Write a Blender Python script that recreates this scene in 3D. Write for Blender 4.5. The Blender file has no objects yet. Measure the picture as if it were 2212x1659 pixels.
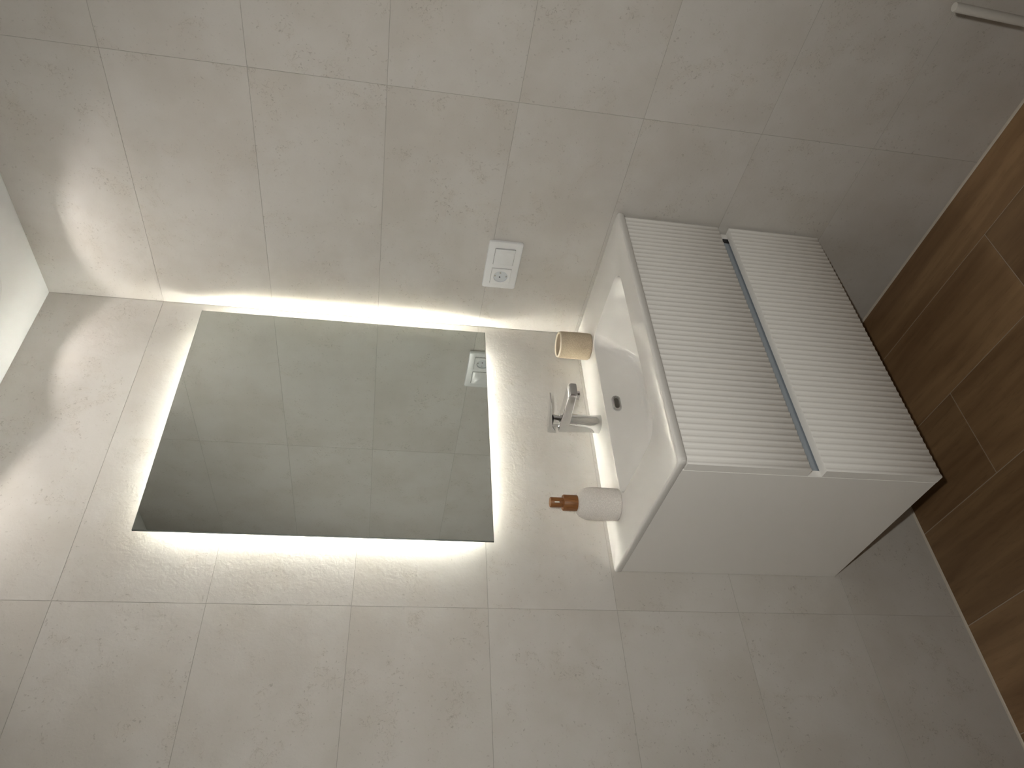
import bpy, bmesh, math, random
from mathutils import Vector, Matrix

scene = bpy.context.scene
COL = scene.collection

# ------------------------------------------------------------------ camera
# the photograph was taken with the camera turned a quarter turn: image left is up in the room
cam_data = bpy.data.cameras.new("camera")
cam_data.sensor_width = 36.0
cam_data.lens = 25.636
cam_data.clip_start = 0.01
cam = bpy.data.objects.new("camera", cam_data)
COL.objects.link(cam)
X_AX = Vector((-0.05547017, -0.16493027, -0.98474416))
Y_AX = Vector((0.75643355, -0.65069426, 0.06637224))
Z_AX = Vector((-0.65171416, -0.74121184, 0.16085291))
CAM_LOC = Vector((-1.58194, -1.54503, 1.44156))
m = Matrix((X_AX, Y_AX, Z_AX)).transposed().to_4x4()
m.translation = CAM_LOC
cam.matrix_world = m
scene.camera = cam

# ------------------------------------------------------------------ world, exposure
world = bpy.data.worlds.new("world")
scene.world = world
world.use_nodes = True
world.node_tree.nodes["Background"].inputs[0].default_value = (0.05, 0.05, 0.05, 1)
scene.view_settings.view_transform = 'Standard'
scene.view_settings.look = 'None'
scene.view_settings.gamma = 1.0
scene.view_settings.use_curve_mapping = False
scene.view_settings.exposure = 0.0
# small closed room, a handful of lamps: keep all bounce light
scene.cycles.sample_clamp_indirect = 0.0
scene.cycles.use_light_tree = False

# the photographer's phone flash, held just above the lens
FLASH_W = 46.0
fl = bpy.data.lights.new("phone_flash", 'SPOT')
fl.spot_size = math.radians(126); fl.spot_blend = 1.0      # a phone LED covers the picture and fades outwards
fl.energy = FLASH_W
fl.color = (1.0, 0.975, 0.90)
fl.shadow_soft_size = 0.012
flo = bpy.data.objects.new("phone_flash", fl)
flo.matrix_world = Matrix.Translation(CAM_LOC + Vector((0.028, -0.035, 0.070))) @ m.to_3x3().to_4x4()
COL.objects.link(flo)

LED_STRENGTH = 215.0
LED_TILT = 76.0
SPOT_W = 2.25
H = 2.398          # ceiling height
ROOM_X, ROOM_Y = -2.35, -2.55

# ------------------------------------------------------------------ helpers
def link(name, me, mat=None, parent=None, loc=None):
    o = bpy.data.objects.new(name, me)
    COL.objects.link(o)
    if mat is not None and me is not None:
        me.materials.clear(); me.materials.append(mat)
    if parent is not None:
        o.parent = parent
    if loc is not None:
        o.location = loc
    return o

def obj(name, bm, mat=None, parent=None, loc=None, smooth=False, sharp=None):
    me = bpy.data.meshes.new(name)
    bmesh.ops.recalc_face_normals(bm, faces=bm.faces)
    if smooth:
        for f in bm.faces: f.smooth = True
        if sharp is not None:
            a = math.radians(sharp)
            for e in bm.edges:
                if len(e.link_faces) == 2 and e.calc_face_angle(0) > a:
                    e.smooth = False
    bm.to_mesh(me); bm.free()
    return link(name, me, mat, parent, loc)

def empty(name, loc=(0, 0, 0)):
    o = bpy.data.objects.new(name, None)
    o.empty_display_size = 0.05
    o.location = loc
    COL.objects.link(o)
    return o

def tag(o, label=None, cat=None, group=None, kind=None):
    if label: o["label"] = label
    if cat: o["category"] = cat
    if group: o["group"] = group
    if kind: o["kind"] = kind
    return o

def add_box(bm, a, b):
    x0, x1 = sorted((a[0], b[0])); y0, y1 = sorted((a[1], b[1])); z0, z1 = sorted((a[2], b[2]))
    v = [bm.verts.new(p) for p in ((x0,y0,z0),(x1,y0,z0),(x1,y1,z0),(x0,y1,z0),(x0,y0,z1),(x1,y0,z1),(x1,y1,z1),(x0,y1,z1))]
    fs = [(0,3,2,1),(4,5,6,7),(0,1,5,4),(1,2,6,5),(2,3,7,6),(3,0,4,7)]
    return [bm.faces.new([v[i] for i in f]) for f in fs]

def box(a, b, bevel=0.0, seg=2):
    bm = bmesh.new(); add_box(bm, a, b)
    if bevel > 0:
        bmesh.ops.bevel(bm, geom=list(bm.edges), offset=bevel, segments=seg, profile=0.5, affect='EDGES', clamp_overlap=True)
    return bm

def loft(bm, rings, cap0=False, cap1=False, closed=True):
    """rings: list of lists of points, same count"""
    vr = [[bm.verts.new(p) for p in r] for r in rings]
    n = len(vr[0])
    for i in range(len(vr)-1):
        for k in range(n if closed else n-1):
            k2 = (k+1) % n
            bm.faces.new((vr[i][k], vr[i][k2], vr[i+1][k2], vr[i+1][k]))
    if cap0: bm.faces.new(list(reversed(vr[0])))
    if cap1: bm.faces.new(vr[-1])
    return vr

def lathe(profile, seg=64, cap0=True, cap1=True, bm=None, c=(0,0,0)):
    bm = bm or bmesh.new()
    rings = [[(c[0]+r*math.cos(2*math.pi*k/seg), c[1]+r*math.sin(2*math.pi*k/seg), c[2]+z) for k in range(seg)] for r, z in profile]
    loft(bm, rings, cap0, cap1)
    return bm

def rrect(x0, x1, y0, y1, rs, nc=10, ns=14):
    """rounded rectangle outline, ccw from the right-front corner; rs = radius or 4 radii (x1y0,x1y1,x0y1,x0y0); constant point count"""
    if not isinstance(rs, (tuple, list)): rs = (rs,)*4
    cs = [(x1-rs[0], y0+rs[0], -90, rs[0]), (x1-rs[1], y1-rs[1], 0, rs[1]), (x0+rs[2], y1-rs[2], 90, rs[2]), (x0+rs[3], y0+rs[3], 180, rs[3])]
    pts = []
    arcs = []
    for cx, cy, a0, r in cs:
        arcs.append([(cx+r*math.cos(math.radians(a0+90*i/nc)), cy+r*math.sin(math.radians(a0+90*i/nc))) for i in range(nc+1)])
    for i in range(4):
        pts += arcs[i]
        p, q = arcs[i][-1], arcs[(i+1) % 4][0]
        for k in range(1, ns):
            t = k/ns
            pts.append((p[0]+(q[0]-p[0])*t, p[1]+(q[1]-p[1])*t))
    return pts

# ------------------------------------------------------------------ materials
def new_mat(name):
    mt = bpy.data.materials.new(name); mt.use_nodes = True
    nt = mt.node_tree
    return mt, nt, nt.nodes["Principled BSDF"]

def simple(name, col, rough=0.5, metal=0.0, spec=0.5, coat=0.0, bump=None, bscale=300, bdist=0.0003, emit=None, estr=0):
    mt, nt, b = new_mat(name)
    b.inputs["Base Color"].default_value = (*col, 1)
    b.inputs["Roughness"].default_value = rough
    b.inputs["Metallic"].default_value = metal
    b.inputs["Specular IOR Level"].default_value = spec
    b.inputs["Coat Weight"].default_value = coat
    b.inputs["Coat Roughness"].default_value = 0.05
    if emit:
        b.inputs["Emission Color"].default_value = (*emit, 1)
        b.inputs["Emission Strength"].default_value = estr
    # a faint procedural variation so no surface is perfectly uniform
    tc = nt.nodes.new("ShaderNodeTexCoord")
    n = nt.nodes.new("ShaderNodeTexNoise"); n.inputs["Scale"].default_value = bscale; n.inputs["Detail"].default_value = 3
    nt.links.new(tc.outputs["Object"], n.inputs["Vector"])
    if bump:
        bp = nt.nodes.new("ShaderNodeBump"); bp.inputs["Strength"].default_value = bump; bp.inputs["Distance"].default_value = bdist
        nt.links.new(n.outputs["Fac"], bp.inputs["Height"]); nt.links.new(bp.outputs["Normal"], b.inputs["Normal"])
    elif metal < 0.5 and not emit:
        r = nt.nodes.new("ShaderNodeMapRange"); r.inputs["To Min"].default_value = max(0, rough-0.03); r.inputs["To Max"].default_value = rough+0.03
        nt.links.new(n.outputs["Fac"], r.inputs["Value"]); nt.links.new(r.outputs["Result"], b.inputs["Roughness"])
    return mt

class NT:
    def __init__(s, nt): s.nt = nt
    def n(s, t, **kw):
        nd = s.nt.nodes.new(t)
        for k, v in kw.items():
            if k in nd.inputs: nd.inputs[k].default_value = v
            else: setattr(nd, k, v)
        return nd
    def l(s, a, b): s.nt.links.new(a, b)
    def math(s, op, a, b=None, clamp=False):
        nd = s.nt.nodes.new("ShaderNodeMath"); nd.operation = op; nd.use_clamp = clamp
        for i, v in enumerate((a, b)):
            if v is None: continue
            if isinstance(v, (int, float)): nd.inputs[i].default_value = v
            else: s.l(v, nd.inputs[i])
        return nd.outputs[0]
    def ramp(s, v, lo, hi, a=0.0, b=1.0):
        nd = s.nt.nodes.new("ShaderNodeMapRange"); nd.clamp = True; nd.interpolation_type = 'SMOOTHSTEP'
        nd.inputs["From Min"].default_value = lo; nd.inputs["From Max"].default_value = hi
        nd.inputs["To Min"].default_value = a; nd.inputs["To Max"].default_value = b
        s.l(v, nd.inputs["Value"]); return nd.outputs["Result"]
    def mix(s, f, a, b):
        nd = s.nt.nodes.new("ShaderNodeMix"); nd.data_type = 'RGBA'
        for i, v in ((0, f), (6, a), (7, b)):
            if isinstance(v, (int, float)): nd.inputs[i].default_value = v
            elif isinstance(v, tuple): nd.inputs[i].default_value = (*v, 1)
            else: s.l(v, nd.inputs[i])
        return nd.outputs[2]

def stone_tile():
    mt, nt, b = new_mat("limestone_tile")
    g = NT(nt)
    tc = g.n("ShaderNodeTexCoord"); oi = g.n("ShaderNodeObjectInfo")
    off = g.n("ShaderNodeVectorMath", operation='SCALE'); off.inputs[0].default_value = (37.0, 71.0, 113.0); g.l(oi.outputs["Random"], off.inputs["Scale"])
    ad = g.n("ShaderNodeVectorMath", operation='ADD'); g.l(tc.outputs["Object"], ad.inputs[0]); g.l(off.outputs[0], ad.inputs[1])
    v = ad.outputs[0]
    def noise(scale, detail=2.0, rough=0.5, dist=0.0):
        nd = g.n("ShaderNodeTexNoise", Scale=scale, Detail=detail, Roughness=rough, Distortion=dist); g.l(v, nd.inputs["Vector"]); return nd.outputs["Fac"]
    low = noise(5.0, 3, 0.6)
    mid = noise(13.0, 3, 0.6, 0.5)
    curl = noise(48.0, 3.0, 0.55, 0.5)
    speck = noise(150.0, 2.0, 0.55)
    col = g.mix(g.ramp(low, 0.35, 0.7), (0.605, 0.583, 0.552), (0.557, 0.528, 0.487))
    col = g.mix(g.ramp(mid, 0.50, 0.78, 0, 0.45), col, (0.555, 0.515, 0.46))
    # fine specks, denser in patches
    s1 = g.math('MULTIPLY', g.ramp(speck, 0.64, 0.70), g.ramp(mid, 0.40, 0.62, 0.15, 1.0))
    col = g.mix(g.math('MULTIPLY', s1, 0.5), col, (0.30, 0.275, 0.245))
    # short curled fossil lines where the mid noise peaks
    ln = g.math('ABSOLUTE', g.math('SUBTRACT', curl, 0.5))
    l1 = g.math('MULTIPLY', g.ramp(ln, 0.005, 0.020, 1, 0), g.ramp(mid, 0.56, 0.63))
    col = g.mix(g.math('MULTIPLY', l1, 0.30), col, (0.32, 0.29, 0.25))
    g.l(col, b.inputs["Base Color"])
    b.inputs["Roughness"].default_value = 0.62
    b.inputs["Specular IOR Level"].default_value = 0.28
    # gentle stone relief
    h = g.math('ADD', g.math('MULTIPLY', curl, 1.0), g.math('MULTIPLY', speck, 0.35))
    bp = g.n("ShaderNodeBump", Strength=0.38, Distance=0.0016); g.l(h, bp.inputs["Height"]); g.l(bp.outputs["Normal"], b.inputs["Normal"])
    return mt

def wood_plank():
    mt, nt, b = new_mat("wood_look_plank")
    g = NT(nt)
    tc = g.n("ShaderNodeTexCoord"); oi = g.n("ShaderNodeObjectInfo")
    off = g.n("ShaderNodeVectorMath", operation='SCALE'); off.inputs[0].default_value = (19.0, 43.0, 7.0); g.l(oi.outputs["Random"], off.inputs["Scale"])
    ad = g.n("ShaderNodeVectorMath", operation='ADD'); g.l(tc.outputs["Object"], ad.inputs[0]); g.l(off.outputs[0], ad.inputs[1])
    mp = g.n("ShaderNodeMapping"); mp.inputs["Scale"].default_value = (1.0, 0.16, 1.0); g.l(ad.outputs[0], mp.inputs["Vector"])
    v = mp.outputs[0]
    def noise(scale, detail=3, rough=0.55, dist=0.0):
        nd = g.n("ShaderNodeTexNoise", Scale=scale, Detail=detail, Roughness=rough, Distortion=dist); g.l(v, nd.inputs["Vector"]); return nd.outputs["Fac"]
    big = noise(9, 3, 0.5, 0.8)
    wv = g.n("ShaderNodeTexWave", Scale=7.0, Distortion=7.0, Detail=3.0); wv.inputs["Detail Scale"].default_value = 1.2; wv.bands_direction = 'X'; g.l(v, wv.inputs["Vector"])
    fine = noise(120, 3, 0.6)
    col = g.mix(g.ramp(big, 0.3, 0.7), (0.33, 0.205, 0.105), (0.205, 0.118, 0.058))
    col = g.mix(g.math('MULTIPLY', g.ramp(wv.outputs["Fac"], 0.45, 0.95), 0.22), col, (0.155, 0.088, 0.042))
    col = g.mix(g.math('MULTIPLY', g.ramp(fine, 0.5, 0.75), 0.35), col, (0.15, 0.09, 0.045))
    br = g.ramp(oi.outputs["Random"], 0, 1, 0.85, 1.12)
    hs = g.n("ShaderNodeHueSaturation"); g.l(col, hs.inputs["Color"]); g.l(br, hs.inputs["Value"])
    g.l(hs.outputs["Color"], b.inputs["Base Color"])
    b.inputs["Roughness"].default_value = 0.5
    b.inputs["Specular IOR Level"].default_value = 0.35
    bp = g.n("ShaderNodeBump", Strength=0.25, Distance=0.0008); g.l(fine, bp.inputs["Height"]); g.l(bp.outputs["Normal"], b.inputs["Normal"])
    return mt

def woven(name, c1, c2, scale, dist):
    """fine textile-like ceramic relief"""
    mt, nt, b = new_mat(name); g = NT(nt)
    tc = g.n("ShaderNodeTexCoord")
    vo = g.n("ShaderNodeTexVoronoi", Scale=scale); g.l(tc.outputs["Object"], vo.inputs["Vector"])
    no = g.n("ShaderNodeTexNoise", Scale=scale*0.15, Detail=3.0); g.l(tc.outputs["Object"], no.inputs["Vector"])
    f = g.ramp(vo.outputs["Distance"], 0.1, 0.6)
    col = g.mix(f, c1, c2)
    col = g.mix(g.math('MULTIPLY', no.outputs["Fac"], 0.25), col, c2)
    g.l(col, b.inputs["Base Color"])
    b.inputs["Roughness"].default_value = 0.7; b.inputs["Specular IOR Level"].default_value = 0.3
    bp = g.n("ShaderNodeBump", Strength=0.6, Distance=dist); bp.invert = True
    g.l(vo.outputs["Distance"], bp.inputs["Height"]); g.l(bp.outputs["Normal"], b.inputs["Normal"])
    return mt

def wood_cap():
    mt, nt, b = new_mat("bamboo_brown"); g = NT(nt)
    tc = g.n("ShaderNodeTexCoord"); mp = g.n("ShaderNodeMapping"); mp.inputs["Scale"].default_value = (1, 1, 0.12); g.l(tc.outputs["Object"], mp.inputs["Vector"])
    no = g.n("ShaderNodeTexNoise", Scale=420.0, Detail=3.0); g.l(mp.outputs[0], no.inputs["Vector"])
    g.l(g.mix(g.ramp(no.outputs["Fac"], 0.3, 0.7), (0.30, 0.125, 0.035), (0.20, 0.075, 0.02)), b.inputs["Base Color"])
    b.inputs["Roughness"].default_value = 0.5
    return mt

M_TILE = stone_tile()
M_GROUT = simple("pale_grout", (0.41, 0.39, 0.36), 0.9, bump=0.3, bscale=500)
M_FGROUT = simple("beige_floor_grout", (0.42, 0.34, 0.26), 0.9, bump=0.3, bscale=500)
M_SEAL = simple("white_sealant", (0.62, 0.56, 0.48), 0.5)
M_PLANK = wood_plank()
M_CEIL = simple("white_ceiling_paint", (0.86, 0.87, 0.87), 0.9, bump=0.15, bscale=220)
M_PAINT = simple("warm_white_wall", (0.55, 0.51, 0.45), 0.8, bump=0.2, bscale=150)
M_CERAMIC = simple("glazed_white_ceramic", (0.80, 0.785, 0.76), 0.07, spec=0.5, coat=0.3)
M_LACQ = simple("matt_white_lacquer", (0.91, 0.893, 0.865), 0.45, spec=0.35)
M_LACQ_IN = simple("white_board_edge", (0.70, 0.71, 0.72), 0.5)
M_GOLA = simple("satin_aluminium", (0.42, 0.47, 0.53), 0.4, metal=0.5)
M_DARK = simple("dark_cavity", (0.02, 0.02, 0.024), 0.6)
M_CHROME = simple("polished_chrome", (0.66, 0.66, 0.67), 0.03, metal=1.0)
M_MIRROR = simple("silvered_mirror", (0.82, 0.865, 0.835), 0.0, metal=1.0)
M_MEDGE = simple("ground_glass_edge", (0.10, 0.115, 0.11), 0.35, spec=0.5)
M_BOXW = simple("white_light_box", (0.75, 0.75, 0.73), 0.5)
M_LED = simple("led_strip_glow", (1, 1, 1), 0.5, emit=(1.0, 0.99, 0.90), estr=LED_STRENGTH)
M_LENS = simple("lamp_lens_glow", (1, 1, 1), 0.5, emit=(1.0, 0.93, 0.82), estr=3.0)
M_CAN = simple("matt_grey_reflector", (0.30, 0.30, 0.295), 0.6)
M_BRUSH = simple("matt_off_white_plastic", (0.56, 0.53, 0.49), 0.5)
M_PLASTIC = simple("white_plastic", (0.78, 0.785, 0.79), 0.3)
M_WELL = simple("pale_grey_plastic", (0.62, 0.65, 0.68), 0.35)
M_CLIP = simple("nickel_clip", (0.45, 0.43, 0.38), 0.35, metal=1.0)
M_CUP = woven("beige_textured_ceramic", (0.80, 0.69, 0.53), (0.56, 0.46, 0.33), 620, 0.0008)
M_CUPR = simple("beige_glaze", (0.78, 0.70, 0.56), 0.5)
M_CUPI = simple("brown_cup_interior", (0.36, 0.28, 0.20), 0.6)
M_BOT = woven("white_textured_ceramic", (0.95, 0.91, 0.87), (0.72, 0.68, 0.64), 620, 0.0008)
M_CAP = wood_cap()

# ------------------------------------------------------------------ setting: walls with tiles, floor with planks
GAP = 0.0010
PROUD = 0.0009     # tile face in front of the grout bed

def tile_mesh(w, h):
    """thin slab, face towards -Y, softened arris; centred; 0..PROUD deep"""
    e = 0.0002
    w2, h2 = w/2, h/2
    r0 = [(-w2, PROUD, -h2), (w2, PROUD, -h2), (w2, PROUD, h2), (-w2, PROUD, h2)]
    r1 = [(x, e, z) for x, _, z in r0]
    r2 = [(math.copysign(w2-e, x), 0, math.copysign(h2-e, z)) for x, _, z in r0]
    bm = bmesh.new(); loft(bm, [r0, r1, r2], cap0=False, cap1=True)
    bmesh.ops.recalc_face_normals(bm, faces=bm.faces)
    me = bpy.data.meshes.new("tile"); bm.to_mesh(me); bm.free(); me.materials.append(M_TILE)
    if me.polygons[-1].normal.y > 0: me.flip_normals()
    return me

ROWS = [0.003, 0.298, 0.598, 0.898, 1.1985, 1.4985, 1.7985, 2.098, H]
mesh_cache = {}
def tiled_wall(name, parent, cols, to_world, rot):
    for c0, c1 in zip(cols[:-1], cols[1:]):
        for z0, z1 in zip(ROWS[:-1], ROWS[1:]):
            w, h = round(c1-c0-GAP, 5), round(z1-z0-GAP, 5)
            if (w, h) not in mesh_cache: mesh_cache[(w, h)] = tile_mesh(w, h)
            t = link("tile", mesh_cache[(w, h)], None, parent)
            t.location = to_world((c0+c1)/2, (z0+z1)/2)
            t.rotation_euler = (0, 0, rot)

bm = box((ROOM_X-0.12, PROUD, -0.1), (0.12, 0.12, H+0.1))
wall_back = tag(obj("wall_back", bm, M_GROUT), "back wall of pale limestone-look tiles behind the mirror", kind="structure")
tiled_wall("back", wall_back, [ROOM_X, -1.795, -0.8952, -0.0005], lambda c, z: (c, 0, z), 0)

bm = box((PROUD, ROOM_Y-0.12, -0.1), (0.12, PROUD, H+0.1))
wall_right = tag(obj("wall_right", bm, M_GROUT), "side wall of pale limestone-look tiles with the socket plate", kind="structure")
# right wall faces -X : rotate tile (+90deg about z maps -Y face to +X; use -90deg)
tiled_wall("right", wall_right, [0.0005, 0.7260, 1.6260, -ROOM_Y], lambda c, z: (0, -c, z), -math.pi/2)

tag(obj("wall_left", box((ROOM_X-0.12, ROOM_Y-0.12, -0.1), (ROOM_X, PROUD, H+0.1)), M_PAINT), "plain pale wall opposite the socket wall", kind="structure")
tag(obj("wall_front", box((ROOM_X, ROOM_Y-0.12, -0.1), (PROUD, ROOM_Y, H+0.1)), M_PAINT), "plain pale wall behind the camera", kind="structure")
LAMPS = [(-0.222, -0.215), (-0.662, -0.215)]
LAMP_R = 0.050
def ceiling_mesh():
    bm = bmesh.new()
    edges = []
    def loop(pts):
        vs = [bm.verts.new((x, y, H)) for x, y in pts]
        for i in range(len(vs)): edges.append(bm.edges.new((vs[i], vs[(i+1) % len(vs)])))
    loop([(ROOM_X, ROOM_Y), (PROUD, ROOM_Y), (PROUD, PROUD), (ROOM_X, PROUD)])
    for cx, cy in LAMPS:
        loop([(cx+LAMP_R*math.cos(2*math.pi*i/48), cy+LAMP_R*math.sin(2*math.pi*i/48)) for i in range(48)])
    bmesh.ops.triangle_fill(bm, use_beauty=True, use_dissolve=False, edges=edges)
    r = bmesh.ops.extrude_face_region(bm, geom=list(bm.faces))
    bmesh.ops.translate(bm, vec=(0, 0, 0.012), verts=[v for v in r["geom"] if isinstance(v, bmesh.types.BMVert)])
    return bm
tag(obj("ceiling", ceiling_mesh(), M_CEIL), "smooth white painted ceiling", kind="structure")
floor = tag(obj("floor", box((ROOM_X, ROOM_Y, -0.1), (PROUD, PROUD, -0.0012)), M_FGROUT), "brown wood-look plank tile floor", kind="structure")

def plank_mesh(w, l):
    e = 0.0006; d = -0.0012
    w2, l2 = w/2, l/2
    r0 = [(-w2, -l2, d), (w2, -l2, d), (w2, l2, d), (-w2, l2, d)]
    r1 = [(x, y, -e) for x, y, _ in r0]
    r2 = [(math.copysign(w2-e, x), math.copysign(l2-e, y), 0) for x, y, _ in r0]
    bm = bmesh.new(); loft(bm, [r0, r1, r2], cap1=True); bmesh.ops.recalc_face_normals(bm, faces=bm.faces)
    me = bpy.data.meshes.new("plank"); bm.to_mesh(me); bm.free(); me.materials.append(M_PLANK)
    if me.polygons[-1].normal.z < 0: me.flip_normals()
    return me
xj = [-0.003, -0.166, -0.4165, -0.6665, -0.921, -1.172, -1.4235, -1.675, -1.9265, -2.178, ROOM_X]
first = [-0.95, -0.625, -0.30, -0.95, -0.625, -0.30, -0.95, -0.625, -0.30, -0.95]
FG = 0.0024
for i in range(10):
    x1, x0 = xj[i], xj[i+1]
    ys = [-0.003]; y = first[i]
    while y > ROOM_Y: ys.append(y); y -= 1.0
    ys.append(ROOM_Y)
    for y1, y0 in zip(ys[:-1], ys[1:]):
        w, l = round(x1-x0-FG, 4), round(y1-y0-FG, 4)
        k = ("p", w, l)
        if k not in mesh_cache: mesh_cache[k] = plank_mesh(w, l)
        link("plank", mesh_cache[k], None, floor, ((x0+x1)/2, (y0+y1)/2, 0))

def cove(p0, p1, inward):
    bm = bmesh.new(); s = 0.0045
    p0 = Vector(p0); p1 = Vector(p1); n = Vector(inward)
    prof = [(0, 0), (s, 0), (s*0.35, s*0.35), (0, s)]
    rings = [[p + n*a + Vector((0, 0, b)) for a, b in prof] for p in (p0, p1)]
    loft(bm, rings, True, True); return bm
tag(obj("trim_1", cove((ROOM_X, 0, 0), (-0.001, 0, 0), (0, -1, 0)), M_SEAL), "thin pale sealant bead between back wall and floor", kind="structure")
tag(obj("trim_2", cove((0, -0.005, 0), (0, ROOM_Y, 0), (-1, 0, 0)), M_SEAL), "thin pale sealant bead between side wall and floor", kind="structure")

# ------------------------------------------------------------------ ceiling downlights
def downlight(x, y, label):
    root = tag(empty("ceiling_downlight", (x, y, H)), label, "ceiling light", "recessed ceiling downlights")
    R = LAMP_R
    bm = lathe([(R-0.001, 0.004), (R-0.001, -0.001), (R+0.002, -0.003), (R+0.009, -0.0028), (R+0.012, -0.0012), (R+0.012, -0.0003)], 64, False, False)
    obj("trim_ring", bm, M_PLASTIC, root, smooth=True, sharp=50)
    obj("reflector_can", lathe([(R-0.0005, 0.003), (R-0.0005, 0.020), (0.040, 0.052), (0.014, 0.060)], 64, False, True), M_CAN, root, smooth=True, sharp=50)
    obj("lamp_lens", lathe([(0.013, 0.0585), (0.013, 0.0555), (0.010, 0.0545)], 40, True, True), M_LENS, root)
    L = bpy.data.lights.new("lamp_beam", 'POINT')
    L.energy = SPOT_W; L.color = (1.0, 0.955, 0.89)
    L.shadow_soft_size = 0.006
    lo = bpy.data.objects.new("lamp_beam", L); COL.objects.link(lo); lo.parent = root
    lo.location = (0, 0, 0.030)
    return root
downlight(*LAMPS[0], "round white ceiling downlight nearest the tiled corner")
downlight(*LAMPS[1], "round white ceiling downlight above the middle of the mirror, second from the corner")

# ------------------------------------------------------------------ mirror with back light
mx0, mx1, mz0, mz1 = -0.744, -0.0533, 1.183, 1.9795
MG0, MG1 = -0.0295, -0.0245      # glass front / back
mir = tag(empty("backlit_mirror", ((mx0+mx1)/2, 0, mz0)), "large frameless rectangular wall mirror glowing around its edges", "mirror")
off = Vector(mir.location)
def loc_box(a, b, bev=0, seg=1): return box(Vector(a)-off, Vector(b)-off, bev, seg)
bm = bmesh.new()
e = 0.0012
fr = [(mx0+e, MG0, mz0+e), (mx1-e, MG0, mz0+e), (mx1-e, MG0, mz1-e), (mx0+e, MG0, mz1-e)]
bm.faces.new([bm.verts.new(Vector(q)-off) for q in fr])
ob = obj("mirror_face", bm, M_MIRROR, mir)
if ob.data.polygons[0].normal.y > 0: ob.data.flip_normals()
bm = bmesh.new()
bk = [(mx0, MG1, mz0), (mx1, MG1, mz0), (mx1, MG1, mz1), (mx0, MG1, mz1)]
md = [(x, MG0+0.0008, z) for x, _, z in bk]
loft(bm, [[Vector(q)-off for q in r] for r in (fr, md, bk)], False, True)
obj("glass_edge", bm, M_MEDGE, mir)
# light box behind the glass carrying four strips
INS = 0.050
bx0, bx1, bz0, bz1 = mx0+INS+0.004, mx1-INS-0.004, mz0+INS+0.004, mz1-INS-0.004
obj("light_box", loc_box((bx0, MG1, bz0), (bx1, -0.002, bz1)), M_BOXW, mir)
def strip(p0, p1, out, hw=0.003):
    """thin tape along p0-p1, its glowing face turned outwards and towards the wall"""
    out = Vector(out); wall = Vector((0, 1, 0))
    t = math.radians(LED_TILT)
    n = out*math.cos(t) + wall*math.sin(t); u = out*math.sin(t) - wall*math.cos(t)
    bm = bmesh.new(); rings = []
    for p_ in (Vector(p0)-off, Vector(p1)-off):
        rings.append([p_+u*a_+n*b_ for a_, b_ in ((-hw, 0), (hw, 0), (hw, 0.0006), (-hw, 0.0006))])
    loft(bm, rings, True, True)
    obj("led_strip", bm, M_LED, mir)
sy = -0.0125
strip((mx1-INS, sy, bz0+0.004), (mx1-INS, sy, bz1-0.004), (1, 0, 0))
strip((mx0+INS, sy, bz0+0.004), (mx0+INS, sy, bz1-0.004), (-1, 0, 0))
strip((bx0+0.004, sy, mz1-INS), (bx1-0.004, sy, mz1-INS), (0, 0, 1), 0.0021)
strip((bx0+0.004, sy, mz0+INS), (bx1-0.004, sy, mz0+INS), (0, 0, -1))

# ------------------------------------------------------------------ vanity cabinet
VX0, VX1 = -0.797, -0.008
VF = -0.4533       # drawer front plane (crest of the flutes)
VB = VF + 0.0215   # back of the drawer fronts
CZ0, CZ1 = 0.313, 0.8725
cab = tag(empty("vanity_cabinet", ((VX0+VX1)/2, -0.2, CZ0)), "white wall-hung vanity cabinet with two fluted drawers under the basin", "cabinet")
off = Vector(cab.location)
T = 0.016
obj("side_panel", loc_box((VX0, VB+0.001, CZ0), (VX0+T, -0.001, CZ1), 0.0008), M_LACQ, cab)
obj("side_panel", loc_box((VX1-T, VB+0.001, CZ0), (VX1, -0.001, CZ1), 0.0008), M_LACQ, cab)
obj("bottom_panel", loc_box((VX0+T, VB+0.001, CZ0), (VX1-T, -0.001, CZ0+T)), M_LACQ_IN, cab)
obj("back_panel", loc_box((VX0+T, -0.012, CZ0+T), (VX1-T, -0.001, 0.70)), M_LACQ_IN, cab)
def drawer_front(z0, z1):
    root = obj("drawer", fluted(z0, z1), M_LACQ, cab, smooth=True, sharp=50)
    return root
def fluted(z0, z1):
    n, per, d = 49, 12, 0.0016
    W = VX1-VX0; edge = 0.004
    prof = [(VX0, VF+d*0.5), (VX0+0.0008, VF+0.0003), (VX0+edge, VF)]
    span = W-2*edge
    for i in range(1, n*per):
        ph = i/per
        prof.append((VX0+edge+span*i/(n*per), VF + d*(1-(0.5+0.5*math.cos(2*math.pi*ph))**2.2)))
    prof += [(VX1-edge, VF), (VX1-0.0008, VF+0.0003), (VX1, VF+d*0.5)]
    bm = bmesh.new()
    full = prof + [(VX1, VB), (VX0, VB)]
    c = 0.0006
    def ring(z, inset):
        return [(Vector((x, y+inset, z))-off) for x, y in full[:-2]] + [(Vector((x, y, z))-off) for x, y in full[-2:]]
    loft(bm, [ring(z0, c), ring(z0+c, 0), ring(z1-c, 0), ring(z1, c)], True, True)
    return bm
drawer_front(0.6058, 0.8685)
drawer_front(CZ0, 0.5740)
# recessed finger-pull channel between the drawers
gp = obj("finger_pull_channel", loc_box((VX0+T+0.001, VB+0.0035, 0.553), (-0.0440, VB+0.0055, 0.640)), M_GOLA, cab)
gp["label"] = "blue-grey satin aluminium recess between the drawers"
obj("channel_end_shade", loc_box((-0.0438, VB+0.0040, 0.553), (VX1-T-0.0005, VB+0.0060, 0.640)), M_DARK, cab)["label"] = "black sheet standing in for the shaded void at the end of the recess"  # black colour replaces the shade of the open void beside the channel

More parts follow.
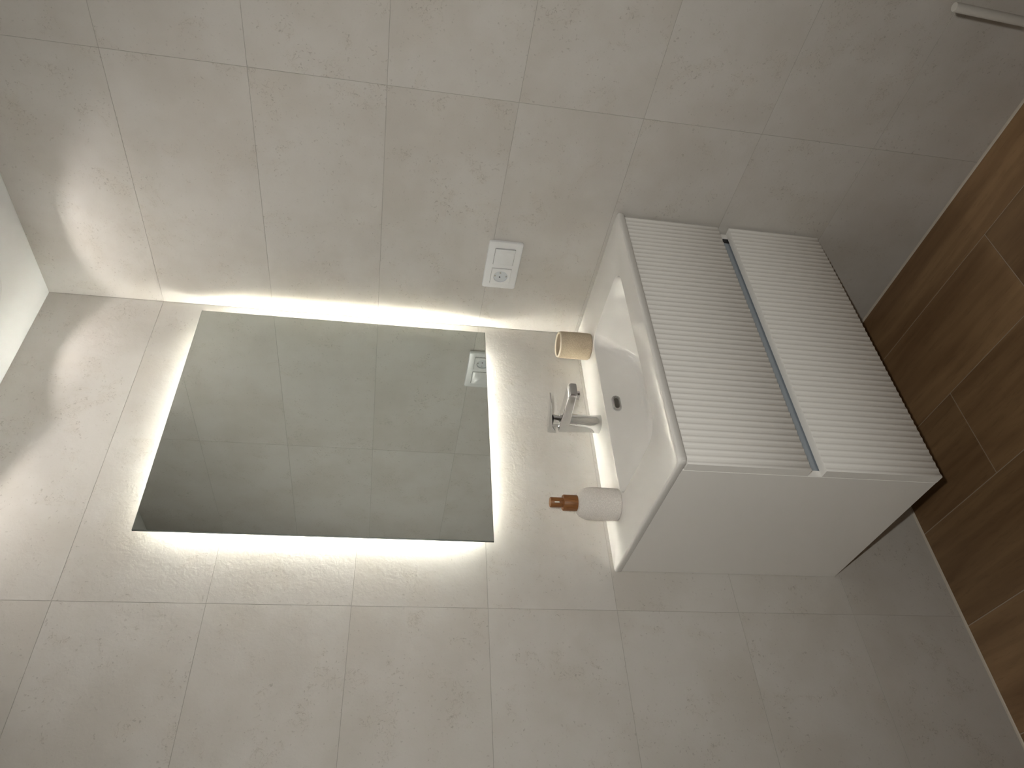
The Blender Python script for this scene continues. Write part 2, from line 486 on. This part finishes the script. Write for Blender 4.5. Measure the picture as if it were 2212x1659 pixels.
# ------------------------------------------------------------------ basin
BX0, BX1, BY, BZ1, BZ0 = -0.8008, -0.0025, -0.4662, 0.8909, 0.8730
bas = tag(empty("washbasin", ((BX0+BX1)/2, -0.2, BZ0)), "glossy white ceramic washbasin slab with rectangular sunken bowl on the cabinet", "washbasin")
off = Vector(bas.location)
NC, NS = 10, 16
def R2(x0, x1, y0, y1, r, z): return [Vector((x, y, z))-off for x, y in rrect(x0, x1, y0, y1, r, NC, NS)]
rings = []
cr = (0.012, 0.004, 0.004, 0.012)
# underside rim -> outer edge -> top deck
yb = -0.0008
rings.append(R2(BX0+0.02, BX1-0.02, BY+0.02, yb-0.02, 0.01, BZ0))
rings.append(R2(BX0+0.003, BX1-0.003, BY+0.003, yb-0.001, cr, BZ0))
rings.append(R2(BX0+0.0005, BX1-0.0005, BY+0.0005, yb, cr, BZ0+0.003))
er = 0.006
for i in range(6):
    a = math.pi/2*i/5
    o_ = er*(1-math.cos(a))
    rings.append(R2(BX0+o_, BX1-o_, BY+o_, yb-o_*0.6, cr, BZ1-er+er*math.sin(a)))
# bowl rim and inside
bx0_, bx1_, by0_, by1_ = -0.673, -0.150, -0.394, -0.129
rr = (0.050, 0.036, 0.036, 0.050)
def bowl(t_in_l, t_in_r, t_in_f, t_in_b, z, r):
    return R2(bx0_+t_in_l, bx1_-t_in_r, by0_+t_in_f, by1_-t_in_b, r, z)
k = 0.0025
rings.append(bowl(-k, -k, -k, -k, BZ1, tuple(x+k for x in rr)))
for i in range(1, 6):
    a = math.radians(84)*i/5
    o_ = k*math.sin(a) - k
    rings.append(bowl(o_, o_, o_, o_, BZ1-k*(1-math.cos(a)), tuple(x-o_ for x in rr)))
DEP = 0.112
# depth share, then inset of left / right / front / back wall: steep sides, the right end slopes in
for f, l, r_, fr_, b_ in ((0.10, 0.002, 0.008, 0.002, 0.0015), (0.35, 0.008, 0.030, 0.006, 0.005), (0.62, 0.015, 0.056, 0.011, 0.009), (0.82, 0.022, 0.078, 0.017, 0.014), (0.92, 0.030, 0.094, 0.025, 0.021), (0.98, 0.044, 0.116, 0.040, 0.034), (1.0, 0.085, 0.170, 0.078, 0.070)):
    rings.append(bowl(l, r_, fr_, b_, BZ1-k-DEP*f, 0.036))
bm = bmesh.new(); loft(bm, rings, False, True)
# bowl shell closed underneath
und = []
for f, ins in ((0.0, -0.012), (0.7, 0.004), (1.0, 0.05)):
    und.append(bowl(ins, ins+0.02*f, ins, ins, BZ0-(DEP-0.0)*f-0.001*(f > 0), 0.04))
loft(bm, [rings[0]]+und, False, True)
bmesh.ops.remove_doubles(bm, verts=bm.verts, dist=1e-6)
obj("basin", bm, M_CERAMIC, bas, smooth=True, sharp=45)
# overflow: chrome oval ring set in the back of the bowl
ov = Vector((-0.385, by1_-0.0062, 0.8585))
def oval(w, h, y, n=40):
    r = h/2; s = w/2-r; pts = []
    for i in range(n):
        a = 2*math.pi*i/n
        pts.append(Vector((math.copysign(s, math.cos(a)) + r*math.cos(a), y, r*math.sin(a))))
    return pts
tilt = Matrix.Rotation(math.radians(-7), 4, 'X')
bm = bmesh.new()
loft(bm, [oval(0.050, 0.024, 0.004), oval(0.050, 0.024, -0.0005), oval(0.047, 0.021, -0.0034), oval(0.038, 0.0135, -0.0036), oval(0.036, 0.0115, -0.0014)])
bm.transform(Matrix.Translation(ov-off) @ tilt)
orr = obj("overflow_ring", bm, M_CHROME, bas, smooth=True, sharp=50); orr["label"] = "small oval chrome overflow ring"
bm = bmesh.new(); loft(bm, [oval(0.0340, 0.0105, -0.0012), oval(0.0340, 0.0105, -0.0016)], True, True); bm.transform(Matrix.Translation(ov-off) @ tilt)
obj("overflow_slot", bm, simple("dim_metal_slot", (0.13, 0.12, 0.10), 0.3, metal=0.5), orr)
# drain cover
obj("drain_cover", lathe([(0.031, 0.0), (0.031, 0.003), (0.028, 0.0048), (0.0, 0.0055)], 40, True, False, c=Vector((-0.40, -0.265, BZ1-k-DEP+0.0004))-off), M_CHROME, bas, smooth=True, sharp=40)

# ------------------------------------------------------------------ faucet
fx = -0.405
fau = tag(empty("basin_faucet", (fx, -0.068, BZ1)), "chrome single-lever mixer tap on the basin between cup and bottle", "faucet")
off = Vector(fau.location)
# body: leaning, tapered oval column (local coordinates, -y towards the room)
def ell(cx, cy, rx, ry, z, n=40, p=2.4, slope=0.0):
    out = []
    for i in range(n):
        a = 2*math.pi*i/n; c, s = math.cos(a), math.sin(a)
        x = cx+rx*math.copysign(abs(c)**(2/p), c); y = cy+ry*math.copysign(abs(s)**(2/p), s)
        out.append((x, y, z+slope*(y-cy)))
    return out
bm = bmesh.new()
loft(bm, [ell(0, 0.0005, 0.0225, 0.0255, 0.0), ell(0, 0.0005, 0.0225, 0.0255, 0.001), ell(0, 0.001, 0.0212, 0.0245, 0.03, p=2.2),
          ell(0, 0.0015, 0.0205, 0.024, 0.06, p=2.6), ell(0, 0.0015, 0.0205, 0.0255, 0.092, p=3.2, slope=-0.05), ell(0, 0.0015, 0.0203, 0.0262, 0.108, p=3.4, slope=-0.09), ell(0, 0.0015, 0.019, 0.025, 0.1105, p=3.4, slope=-0.09)], True, True)
obj("body", bm, M_CHROME, fau, smooth=True, sharp=40)
# spout: rectangular-section bar rising gently outwards (y from -0.01 to -0.135)
def bar(y, zc, hw, hh, r=0.003, tilt=0.0, n=6):
    pts = []
    for cx, cz, a0 in ((hw-r, -hh+r, -90), (hw-r, hh-r, 0), (-hw+r, hh-r, 90), (-hw+r, -hh+r, 180)):
        for i in range(n+1):
            a = math.radians(a0+90*i/n)
            x = cx+r*math.cos(a); z = cz+r*math.sin(a)
            pts.append((x, y+z*math.sin(tilt), zc+z*math.cos(tilt)))
    return pts
bm = bmesh.new()
loft(bm, [bar(0.020, 0.098, 0.0185, 0.0115, 0.004), bar(-0.012, 0.0985, 0.0195, 0.0135, 0.004, 0.10), bar(-0.06, 0.1012, 0.0198, 0.0120, 0.0035, 0.10),
          bar(-0.120, 0.1040, 0.0198, 0.0108, 0.0035, 0.12), bar(-0.133, 0.1030, 0.0194, 0.0098, 0.0035, 0.05), bar(-0.1355, 0.1020, 0.0182, 0.0084, 0.003, 0.0)], True, True)
obj("spout", bm, M_CHROME, fau, smooth=True, sharp=40)
obj("aerator", lathe([(0.0105, -0.009), (0.0115, -0.008), (0.0115, 0.006)], 36, c=(0, -0.112, 0.0915)), M_CHROME, fau, smooth=True, sharp=40)
obj("aerator_mesh", lathe([(0.0085, -0.0094), (0.0085, -0.0088)], 30, c=(0, -0.112, 0.0915)), M_DARK, fau)
# neck cartridge and lever plate
bm = bmesh.new(); loft(bm, [ell(0, -0.003, 0.0165, 0.0185, 0.110, p=2.2), ell(0, -0.003, 0.0165, 0.0185, 0.1125, p=2.2), ell(0, -0.003, 0.0150, 0.017, 0.1135, p=2.2), ell(0, -0.003, 0.0155, 0.0175, 0.1225, p=2.2), ell(0, -0.003, 0.0165, 0.0185, 0.130, p=2.2)], True, True)
obj("cartridge_neck", bm, M_CHROME, fau, smooth=True, sharp=40)
bm = bmesh.new()
loft(bm, [bar(0.0275, 0.1255, 0.0165, 0.0120, 0.0035), bar(0.018, 0.1285, 0.0185, 0.0100, 0.0035), bar(0.000, 0.1345, 0.0190, 0.0055, 0.0030), bar(-0.035, 0.1415, 0.0185, 0.0040, 0.0022), bar(-0.070, 0.1480, 0.0178, 0.0028, 0.0016), bar(-0.096, 0.1530, 0.0168, 0.0014, 0.0009)], True, True)
obj("lever", bm, M_CHROME, fau, smooth=True, sharp=40)

# ------------------------------------------------------------------ cup
cup = tag(empty("tumbler", (-0.142, -0.092, BZ1)), "beige textured ceramic tumbler standing empty in the basin corner", "cup")
Rc, Hc = 0.0385, 0.094
obj("cup_wall", lathe([(0.034, 0.0), (0.0366, 0.0008), (Rc-0.0002, 0.004), (Rc, 0.010), (Rc+0.0002, 0.05), (Rc-0.0004, Hc-0.008), (Rc-0.0012, Hc-0.004)], 72, True, False), M_CUP, cup, smooth=True, sharp=60)
obj("rim", lathe([(Rc-0.0012, Hc-0.004), (Rc-0.0022, Hc-0.0012), (Rc-0.0040, Hc), (Rc-0.0058, Hc-0.0010), (Rc-0.0064, Hc-0.004)], 72, False, False), M_CUPR, cup, smooth=True)
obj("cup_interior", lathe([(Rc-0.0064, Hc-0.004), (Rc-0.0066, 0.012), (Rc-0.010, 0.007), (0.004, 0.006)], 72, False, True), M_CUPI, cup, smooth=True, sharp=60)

# ------------------------------------------------------------------ soap bottle
bot = tag(empty("soap_bottle", (-0.673, -0.098, BZ1)), "off-white textured ceramic soap bottle with brown wooden pump top", "bottle")
prof = [(0.0365, 0.0), (0.0382, 0.0006), (0.0388, 0.003), (0.0392, 0.012), (0.0395, 0.050), (0.0393, 0.068), (0.0380, 0.078), (0.0350, 0.087), (0.0305, 0.0945), (0.0250, 0.0990), (0.0195, 0.1010)]
sm = []
for i in range(len(prof)-1):
    sm.append(prof[i])
sm.append(prof[-1])
obj("bottle_body", lathe(sm, 72, True, True), M_BOT, bot, smooth=True, sharp=70)
obj("collar", lathe([(0.0180, 0.0985), (0.0188, 0.0992), (0.0190, 0.1006), (0.0190, 0.1335), (0.0180, 0.1350), (0.0125, 0.1352)], 56, True, True), M_CAP, bot, smooth=True, sharp=40)
ph = obj("pump_head", lathe([(0.0112, 0.1352), (0.0112, 0.1380), (0.0120, 0.1385), (0.0122, 0.1645), (0.0112, 0.1660), (0.002, 0.1662)], 48, True, True), M_CAP, bot, smooth=True, sharp=40)
# nozzle: small pale slot facing the camera side
d = Vector((CAM_LOC.x+0.673, CAM_LOC.y+0.098, 0)); ang = math.atan2(d.y, d.x) + 0.10
bm = bmesh.new()
ov_ = []
for y in (0.0, 0.0012):
    ring = []
    for i in range(24):
        a = 2*math.pi*i/24
        ring.append(Vector((0.0116+y, 0.0017*math.cos(a), 0.1510+math.copysign(0.0048, math.sin(a))+0.0017*math.sin(a))))
    ov_.append(ring)
loft(bm, ov_, True, True); bm.transform(Matrix.Rotation(ang, 4, 'Z'))
nz = obj("nozzle", bm, simple("ivory_plastic", (0.78, 0.74, 0.66), 0.4), ph); nz["label"] = "small ivory nozzle insert"
bm = lathe([(0.0010, 0.0), (0.0010, 0.0004)], 16); bm.transform(Matrix.Rotation(ang, 4, 'Z') @ Matrix.Translation((0.0128, 0, 0.1452)) @ Matrix.Rotation(math.pi/2, 4, 'Y'))
obj("nozzle_hole", bm, M_DARK, ph)

# ------------------------------------------------------------------ switch and socket plate on the right wall
PY, PZ, PW, PH = -0.2492, 1.163, 0.1636, 0.0945
plate = tag(empty("switch_socket_plate", (0, PY, PZ)), "white double wall plate with light switch and power socket beside the mirror", "wall socket")
# local frame: u along -y (away from the corner), v up, n = -x
def P3(u, v, n): return Vector((-n, -u, v))
def ring_uv(pts, n): return [P3(u, v, n) for u, v in pts]
U_SW, V0 = 0.0328, 0.0; U_SO = -0.0357
S = 0.0272       # half size of the inserts
def rr4(w, h, r, cu=0, cv=0): return [(cu+x, cv+y) for x, y in rrect(-w, w, -h, h, r, 5, 4)]
bm = bmesh.new()
vr = loft(bm, [ring_uv(rr4(PW/2-0.001, PH/2-0.001, 0.006), 0.0002), ring_uv(rr4(PW/2, PH/2, 0.006), 0.0015), ring_uv(rr4(PW/2, PH/2, 0.006), 0.0062), ring_uv(rr4(PW/2-0.0012, PH/2-0.0012, 0.006), 0.0085), ring_uv(rr4(PW/2-0.004, PH/2-0.004, 0.005), 0.0094)], True, True)
obj("cover_frame", bm, M_PLASTIC, plate, smooth=True, sharp=30)
# rocker switch
bm = bmesh.new()
def tiltring(w, h, r, n, k): return [P3(u, v, n+k*(u-U_SW)) for u, v in rr4(w, h, r, U_SW, V0)]
loft(bm, [tiltring(S, S, 0.0015, 0.0096, 0), tiltring(S, S, 0.0015, 0.0122, 0.055), tiltring(S-0.0012, S-0.0012, 0.0012, 0.0130, 0.055)], True, True)
rk = obj("switch_rocker", bm, M_PLASTIC, plate, smooth=True, sharp=30)
bm = bmesh.new(); loft(bm, [tiltring(S+0.0009, S+0.0009, 0.0015, 0.0094, 0), tiltring(S+0.0009, S+0.0009, 0.0015, 0.00965, 0)], True, True)
obj("shadow_gap", bm, simple("grey_joint", (0.16, 0.16, 0.155), 0.7), rk)
# socket insert with a round well
bm = bmesh.new(); loft(bm, [ring_uv(rr4(S+0.0007, S+0.0007, 0.0015, U_SO), 0.0094), ring_uv(rr4(S+0.0007, S+0.0007, 0.0015, U_SO), 0.00965)], True, True)
jo = bm
N = 48
def circ(r, n): return [P3(U_SO+r*math.cos(2*math.pi*i/N), r*math.sin(2*math.pi*i/N), n) for i in range(N)]
def sq(n, s):
    out = []
    for i in range(N):
        a = 2*math.pi*i/N; c, s_ = math.cos(a), math.sin(a); m_ = max(abs(c), abs(s_))
        out.append(P3(U_SO+s*c/m_, s*s_/m_, n))
    return out
bm2 = bmesh.new()
loft(bm2, [sq(0.0097, S), sq(0.0128, S), sq(0.0134, S-0.0007), circ(0.0205, 0.0134), circ(0.0198, 0.0128)])
so = obj("socket_insert", bm2, M_PLASTIC, plate, smooth=True, sharp=30)
obj("shadow_gap", jo, simple("grey_joint_socket", (0.25, 0.25, 0.245), 0.7), so)
bm2 = bmesh.new(); loft(bm2, [circ(0.0198, 0.0128), circ(0.0190, 0.0101)], False, True)
obj("socket_well", bm2, M_WELL, so, smooth=True, sharp=40)
def disc(u, v, r, n0, n1, mat, nm):
    b_ = bmesh.new()
    loft(b_, [[P3(U_SO+u+r*math.cos(2*math.pi*i/16), v+r*math.sin(2*math.pi*i/16), n) for i in range(16)] for n in (n0, n1)], True, True)
    obj(nm, b_, mat, so)
disc(-0.0035, 0.002, 0.0022, 0.0101, 0.01035, M_DARK, "pin_hole")
disc(0.0115, 0.002, 0.0024, 0.0101, 0.01030, M_CLIP, "pin_hole")
for v_ in (0.0158, -0.0158):
    b_ = bmesh.new()
    a = P3(U_SO+0.0005-0.0022, v_-0.0016, 0.0102); c_ = P3(U_SO+0.0005+0.0022, v_+0.0016, 0.0116)
    add_box(b_, a, c_); obj("earth_clip", b_, M_CLIP, so)

# ------------------------------------------------------------------ brush stand by the right wall, only the handle top in view
tb = tag(empty("toilet_brush", (-0.25, -1.1425, 0)), "slim off-white round brush handle standing upright before the tiled wall, at the frame corner", "toilet brush")
obj("holder", lathe([(0.043, 0.0), (0.046, 0.003), (0.046, 0.150), (0.044, 0.153), (0.0200, 0.153)], 48), M_BRUSH, tb, smooth=True, sharp=40)
hd = obj("handle", lathe([(0.0084, 0.0), (0.0084, 0.331), (0.0078, 0.3328), (0.002, 0.3330)], 32), M_BRUSH, tb, (0, 0.0105, 0.1538), smooth=True, sharp=40)
hd.rotation_euler = (math.radians(1.9), 0, 0)
